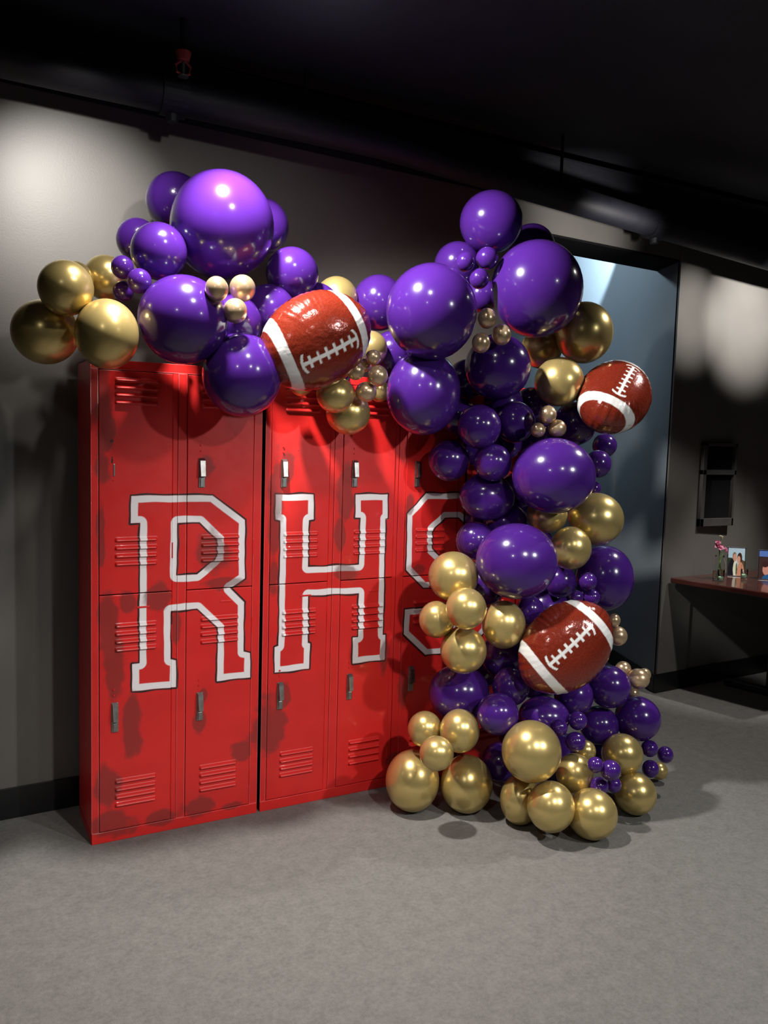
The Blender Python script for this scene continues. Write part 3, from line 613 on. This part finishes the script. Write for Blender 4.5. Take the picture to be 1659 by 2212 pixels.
def tail_mesh():
    bm = B(); n = 14
    a = [bm.verts.new((-1.0 + .02, s * .0, z)) for s, z in ((0, .05), (0, -.05))]
    pr = [(-.96, .05), (-1.12, .035), (-1.22, .045), (-1.22, -.045), (-1.12, -.035), (-.96, -.05)]
    f = [bm.verts.new((x, -.004, z)) for x, z in pr]; g = [bm.verts.new((x, .004, z)) for x, z in pr]
    bmesh.ops.delete(bm, geom=a, context='VERTS')
    bm.faces.new(f); bm.faces.new(g[::-1])
    for i in range(6): bm.faces.new((f[i], f[(i + 1) % 6], g[(i + 1) % 6], g[i]))
    me = bpy.data.meshes.new('filling_tail'); bm.to_mesh(me); bm.free(); me.materials.append(M_foot); return me
TAIL = tail_mesh()
for i, (c, u, v, wv, s, su, lv, th, label) in enumerate([
    ((0.732, -0.32, 1.924), (0.8748, -0.0615, 0.4805), (-0.4839, -0.0666, 0.8726), (-0.0217, -0.9959, -0.088), 0.2288, -0.020, -0.170, 0.520, 'largest foil football balloon, at the top between the two purple peaks'),
    ((2.09, -0.452, 1.782), (0.7218, 0.3514, 0.5962), (-0.6415, 0.6631, 0.3858), (-0.2598, -0.6609, 0.7041), 0.2054, -0.020, -0.100, 0.580, 'foil football balloon standing on end at the upper right edge of the column'),
    ((1.738, -0.62, 0.748), (0.7261, -0.194, 0.6597), (-0.576, 0.3524, 0.7376), (-0.3756, -0.9155, 0.1441), 0.2228, 0.000, 0.100, 0.500, 'foil football balloon low on the right side of the column'),
]):
    o = obj('football_balloon', foot_mesh(i + 3, su, lv, th)); tag(o, label, 'balloon', 'foil football balloons')
    u, v, wv = Vector(u), Vector(v), Vector(wv)
    o.matrix_world = Matrix(((u.x, -wv.x, v.x, c[0]), (u.y, -wv.y, v.y, c[1]), (u.z, -wv.z, v.z, c[2]), (0, 0, 0, 1))) @ Matrix.Scale(s, 4)

# ------------------------------------------------------------------ wall box
M_boxm = noisy(mat('grey_plate_paint', (.05, .048, .047), .5), (.06, .057, .055), 20, 3)
t = thing('wall_box', 'grey wall-mounted box with two dark compartments above the table', 'box', (3.825, wy(3.825), 0))
def wb(bm, x0, x1, y0, y1, z0, z1): box(bm, x0 - 3.825, x1 - 3.825, y0, y1, z0, z1, .002)
bm = B(); F0 = -.03
wb(bm, 3.825, 3.857, F0, 0, 1.065, 1.605); wb(bm, 4.122, 4.14, F0, .012, 1.065, 1.605)
wb(bm, 3.825, 4.14, F0, .012, 1.585, 1.605); wb(bm, 3.825, 4.14, F0, .012, 1.40, 1.432); wb(bm, 3.825, 4.14, F0, .012, 1.065, 1.115)
obj('box_frame', bm, M_boxm, t)
bm = B(); wb(bm, 3.83, 4.135, -.004, .004, 1.07, 1.6); obj('back_panel', bm, M_matte, t)

# ------------------------------------------------------------------ table and what stands on it
M_wood = noisy(mat('dark_red_wood', (.045, .012, .009), .2, 0, .4), (.065, .018, .013), 6, 5)
t = thing('table', 'dark reddish-brown wooden table with black pedestal legs by the right wall', 'table', (3.64, 0, 0))
d1 = Vector((.213, -.977, 0)); d2 = Vector((.999, SL, 0))
P0 = Vector((3.57, wy(3.57) - .03, 0)) - Vector((3.64, 0, 0))
def slab(bm, o, a, b, z0, z1, bev=.008):
    v = [bm.verts.new(Vector((p.x, p.y, z))) for z in (z0, z1) for p in (o, o + a, o + a + b, o + b)]
    fs = [bm.faces.new([v[i] for i in f]) for f in [(0, 1, 2, 3), (4, 5, 6, 7), (0, 1, 5, 4), (1, 2, 6, 5), (2, 3, 7, 6), (3, 0, 4, 7)]]
    if bev: bmesh.ops.bevel(bm, geom=list({e for f in fs for e in f.edges}), offset=bev, segments=3, profile=.5, affect='EDGES')
bm = B(); slab(bm, P0, d1 * .72, d2 * 1.7, .715, .75); obj('tabletop', bm, M_wood, t, smooth=False)
M_leg = mat('black_metal', (.01, .01, .01), .35)
for k in (.50, 1.36):
    o_ = P0 + d2 * k + d1 * .06
    bm = B(); slab(bm, o_ + d1 * .28, d1 * .10, d2 * .09, .05, .70, .004); slab(bm, o_ + d1 * .05, d1 * .5, d2 * .05, .695, .715, .003); obj('leg', bm, M_leg, t)
    bm = B(); slab(bm, o_, d1 * .60, d2 * .06, .0, .05, .012); obj('foot', bm, M_leg, t)

M_glass = mat('clear_glass', (.95, 1, .97), .03, 0, .7, Transmission_Weight=1, IOR=1.10)
M_water = mat('water', (.9, 1, .95), .0, 0, 0, Transmission_Weight=1, IOR=1.06)
M_stem = noisy(mat('green_stem', (.10, .22, .04), .45), (.18, .30, .07), 40, 3)
M_petal = noisy(mat('pink_petal', (.75, .22, .42), .5), (.85, .38, .55), 30, 4)
M_petal.node_tree.nodes['Principled BSDF'].inputs['Subsurface Weight'].default_value = .2
M_white = noisy(mat('white_petal', (.8, .78, .62), .5), (.7, .72, .5), 30, 3)
VX, VY = 3.80, .33
t = thing('glass_vase', 'clear glass jar vase near the left end of the table', 'vase', (VX, VY, .75))
bm = B(); lathe(bm, [(0, 0), (.034, 0), (.038, .01), (.038, .10), (.030, .128), (.026, .14), (.028, .155), (.0255, .155), (.0235, .14), (.0275, .126), (.0355, .10), (.0355, .012), (.03, .005), (0, .005)], 32); obj('jar', bm, M_glass, t, smooth=True)
bm = B(); lathe(bm, [(0, .0055), (.0300, .006), (.0350, .013), (.0350, .055), (0, .055)], 32); obj('water', bm, M_water, t, smooth=True)
t = thing('flower_bouquet', 'pink flower stems with a white bud standing in the glass jar vase', 'flower', (VX, VY, .75))
bm = B(); rng = random.Random(4)
tube(bm, [(.022, -.005, .02), (.012, 0, .08), (-.004, 0, .14), (-.018, -.005, .20)], .0025, 8)
tube(bm, [(-.012, .01, .015), (0, .0, .09), (.012, .0, .14), (.03, -.006, .19)], .0022, 8)
tube(bm, [(.005, -.01, .02), (.0, .0, .1), (-.003, 0, .17), (.006, .004, .25), (-.002, .0, .275)], .002, 8)
obj('stem', bm, M_stem, t)
def bloom(cx, cy, cz, r, n, name, m, seed, tilt=(0, 0)):
    rng = random.Random(seed); bm = B()
    for ring in range(3):
        for k in range(n):
            a = 2 * math.pi * (k + ring * .4) / n + rng.uniform(-.2, .2); rr = r * (1 - ring * .28); up = R(15 + ring * 28)
            g = 6; rows = []
            for i in range(g):
                s = i / (g - 1); row = []
                for j in range(5):
                    wv_ = (j - 2) / 2; wd = rr * .5 * math.sin(math.pi * min(.93, s * .8 + .12)); rad = rr * s * math.cos(up) ; z = rr * s * math.sin(up) + .25 * rr * abs(wv_) ** 2 * .5 + .1 * rr * math.sin(s * 7 + k)
                    x = rad * math.cos(a) - wv_ * wd * math.sin(a); y = rad * math.sin(a) + wv_ * wd * math.cos(a)
                    row.append(bm.verts.new((x, y, z)))
                rows.append(row)
            for p, q in zip(rows, rows[1:]):
                for j in range(4): bm.faces.new((p[j], p[j + 1], q[j + 1], q[j]))
    bmesh.ops.solidify(bm, geom=bm.faces[:], thickness=.0006)
    Mx = Matrix.Translation((cx, cy, cz)) @ Matrix.Rotation(tilt[0], 4, 'X') @ Matrix.Rotation(tilt[1], 4, 'Y')
    for v in bm.verts: v.co = Mx @ v.co
    o = obj(name, bm, m, t, smooth=True); return o
bloom(-.022, -.006, .205, .034, 6, 'blossom', M_petal, 1, (.5, -.2))
bloom(.035, -.008, .185, .026, 5, 'blossom', M_petal, 2, (.8, .7))
bloom(-.024, .0, .235, .018, 5, 'blossom', M_petal, 3, (.4, -.6))
bloom(-.002, 0, .272, .014, 5, 'bud', M_white, 5, (.2, .1))
bloom(.010, .003, .262, .009, 4, 'bud', M_white, 6, (.2, .9))
for x, y, h, lab in ((3.765, .285, .052, 'small clear votive glass in front of the jar vase'), (4.0, .30, .045, 'tiny clear glass bottle in front of the left picture')):
    t = thing('votive_glass', lab, 'glass', (x, y, .75))
    bm = B(); lathe(bm, [(0, 0), (.018, 0), (.020, .004), (.022, h * 1.4), (.0205, h * 1.4), (.0175, .008), (0, .007)], 28); obj('cup', bm, M_glass, t, smooth=True)
    bm = B(); lathe(bm, [(0, .008), (.0170, .009), (.0175, .025), (0, .026)], 24); obj('candle', bm, mat('pale_green_wax', (.35, .55, .40), .4), t, smooth=True)

def picture(kind):
    nx, nz = 60, 90; xs = np.linspace(-1, 1, nx); zs = np.linspace(-1, 1, nz); X, Z = np.meshgrid(xs, zs)
    A = np.zeros((nz, nx, 3))
    def el(cx, cz, rx, rz, c):
        m_ = ((X - cx) / rx) ** 2 + ((Z - cz) / rz) ** 2 < 1; A[m_] = c
    if kind == 0:
        A[:] = (.45, .62, .75); A[(Z < .25) & (X < -.55)] = (.03, .05, .03); A[(Z < .35 - .3 * X) & (X > .4)] = (.10, .07, .04)
        el(-.45, -.75, .55, .95, (.012, .012, .016)); el(-.12, -.55, .28, .62, (.75, .75, .62)); el(-.25, .36, .24, .30, (.20, .13, .09)); el(-.20, .27, .21, .27, (.62, .32, .22))
        el(.38, .25, .30, .38, (.05, .02, .014)); el(.28, .14, .20, .26, (.66, .34, .23)); el(.50, -.75, .42, .72, (.62, .28, .18)); el(.02, -.55, .1, .45, (.08, .12, .05))
        A[(abs(X - .62) < .02) & (Z < -.2)] = (.12, .03, .02)
    else:
        A[:] = (.10, .20, .55); A[Z < .55] = (.035, .02, .02); A[Z < .5] = (.055, .03, .028)
        el(-.35, -.35, .33, .40, (.65, .30, .24)); el(-.45, .0, .3, .2, (.05, .02, .02)); el(.35, .05, .30, .35, (.42, .18, .10)); el(.3, .38, .36, .2, (.02, .012, .01))
        el(.1, -.5, .2, .3, (.6, .5, .4)); el(.2, -.95, .9, .3, (.02, .12, .32))
    return X, Z, A
M_print = mat('photo_print', (.5, .5, .5), .3); at_ = N(M_print, 'ShaderNodeAttribute', attribute_name='paint')
L(M_print, at_.outputs['Color'], M_print.node_tree.nodes['Principled BSDF'].inputs['Base Color'])
M_acr = mat('clear_acrylic', (.96, .98, 1), .02, 0, 0, Transmission_Weight=1, IOR=1.2)
M_silver = mat('silver_edge', (.6, .6, .62), .2, 1); noisy(M_silver, (.5, .5, .52), 30, 2)
for k, (x, y, wd, ht, lab) in enumerate(((4.03, .385, .11, .19, 'upright clear picture frame with a photo of a man and woman under blue sky'), (4.13, .21, .15, .19, 'upright clear picture frame with a photo of people, cut by the right picture edge'))):
    t = thing('picture_frame', lab, 'picture frame', (x, y, .75)); t.rotation_euler = (R(-6), 0, R(-38))
    X, Z, A = picture(k)
    V = np.stack([X * wd * .46, np.full(X.shape, -.0035), .006 + (Z + 1) * .5 * ht * .96], -1)
    o = obj('photo', grid_mesh('photo', V, X.shape[1], X.shape[0], A), M_print, t)
    bm = B()
    for a_, b_, c_, d_ in ((-wd / 2, -wd / 2 + .003, 0, ht), (wd / 2 - .003, wd / 2, 0, ht), (-wd / 2, wd / 2, ht - .003, ht), (-wd / 2, wd / 2, 0, .004)): box(bm, a_, b_, -.006, .004, c_, d_, .0008)
    obj('border', bm, M_silver, t)
    bm = B(); box(bm, -wd / 2 + .003, wd / 2 - .003, -.003, .003, .004, ht - .003); obj('backing', bm, M_silver, t)
    bm = B(); box(bm, -wd / 2, wd / 2, -.002, .05, 0, .003, .001); obj('stand', bm, M_silver, t)
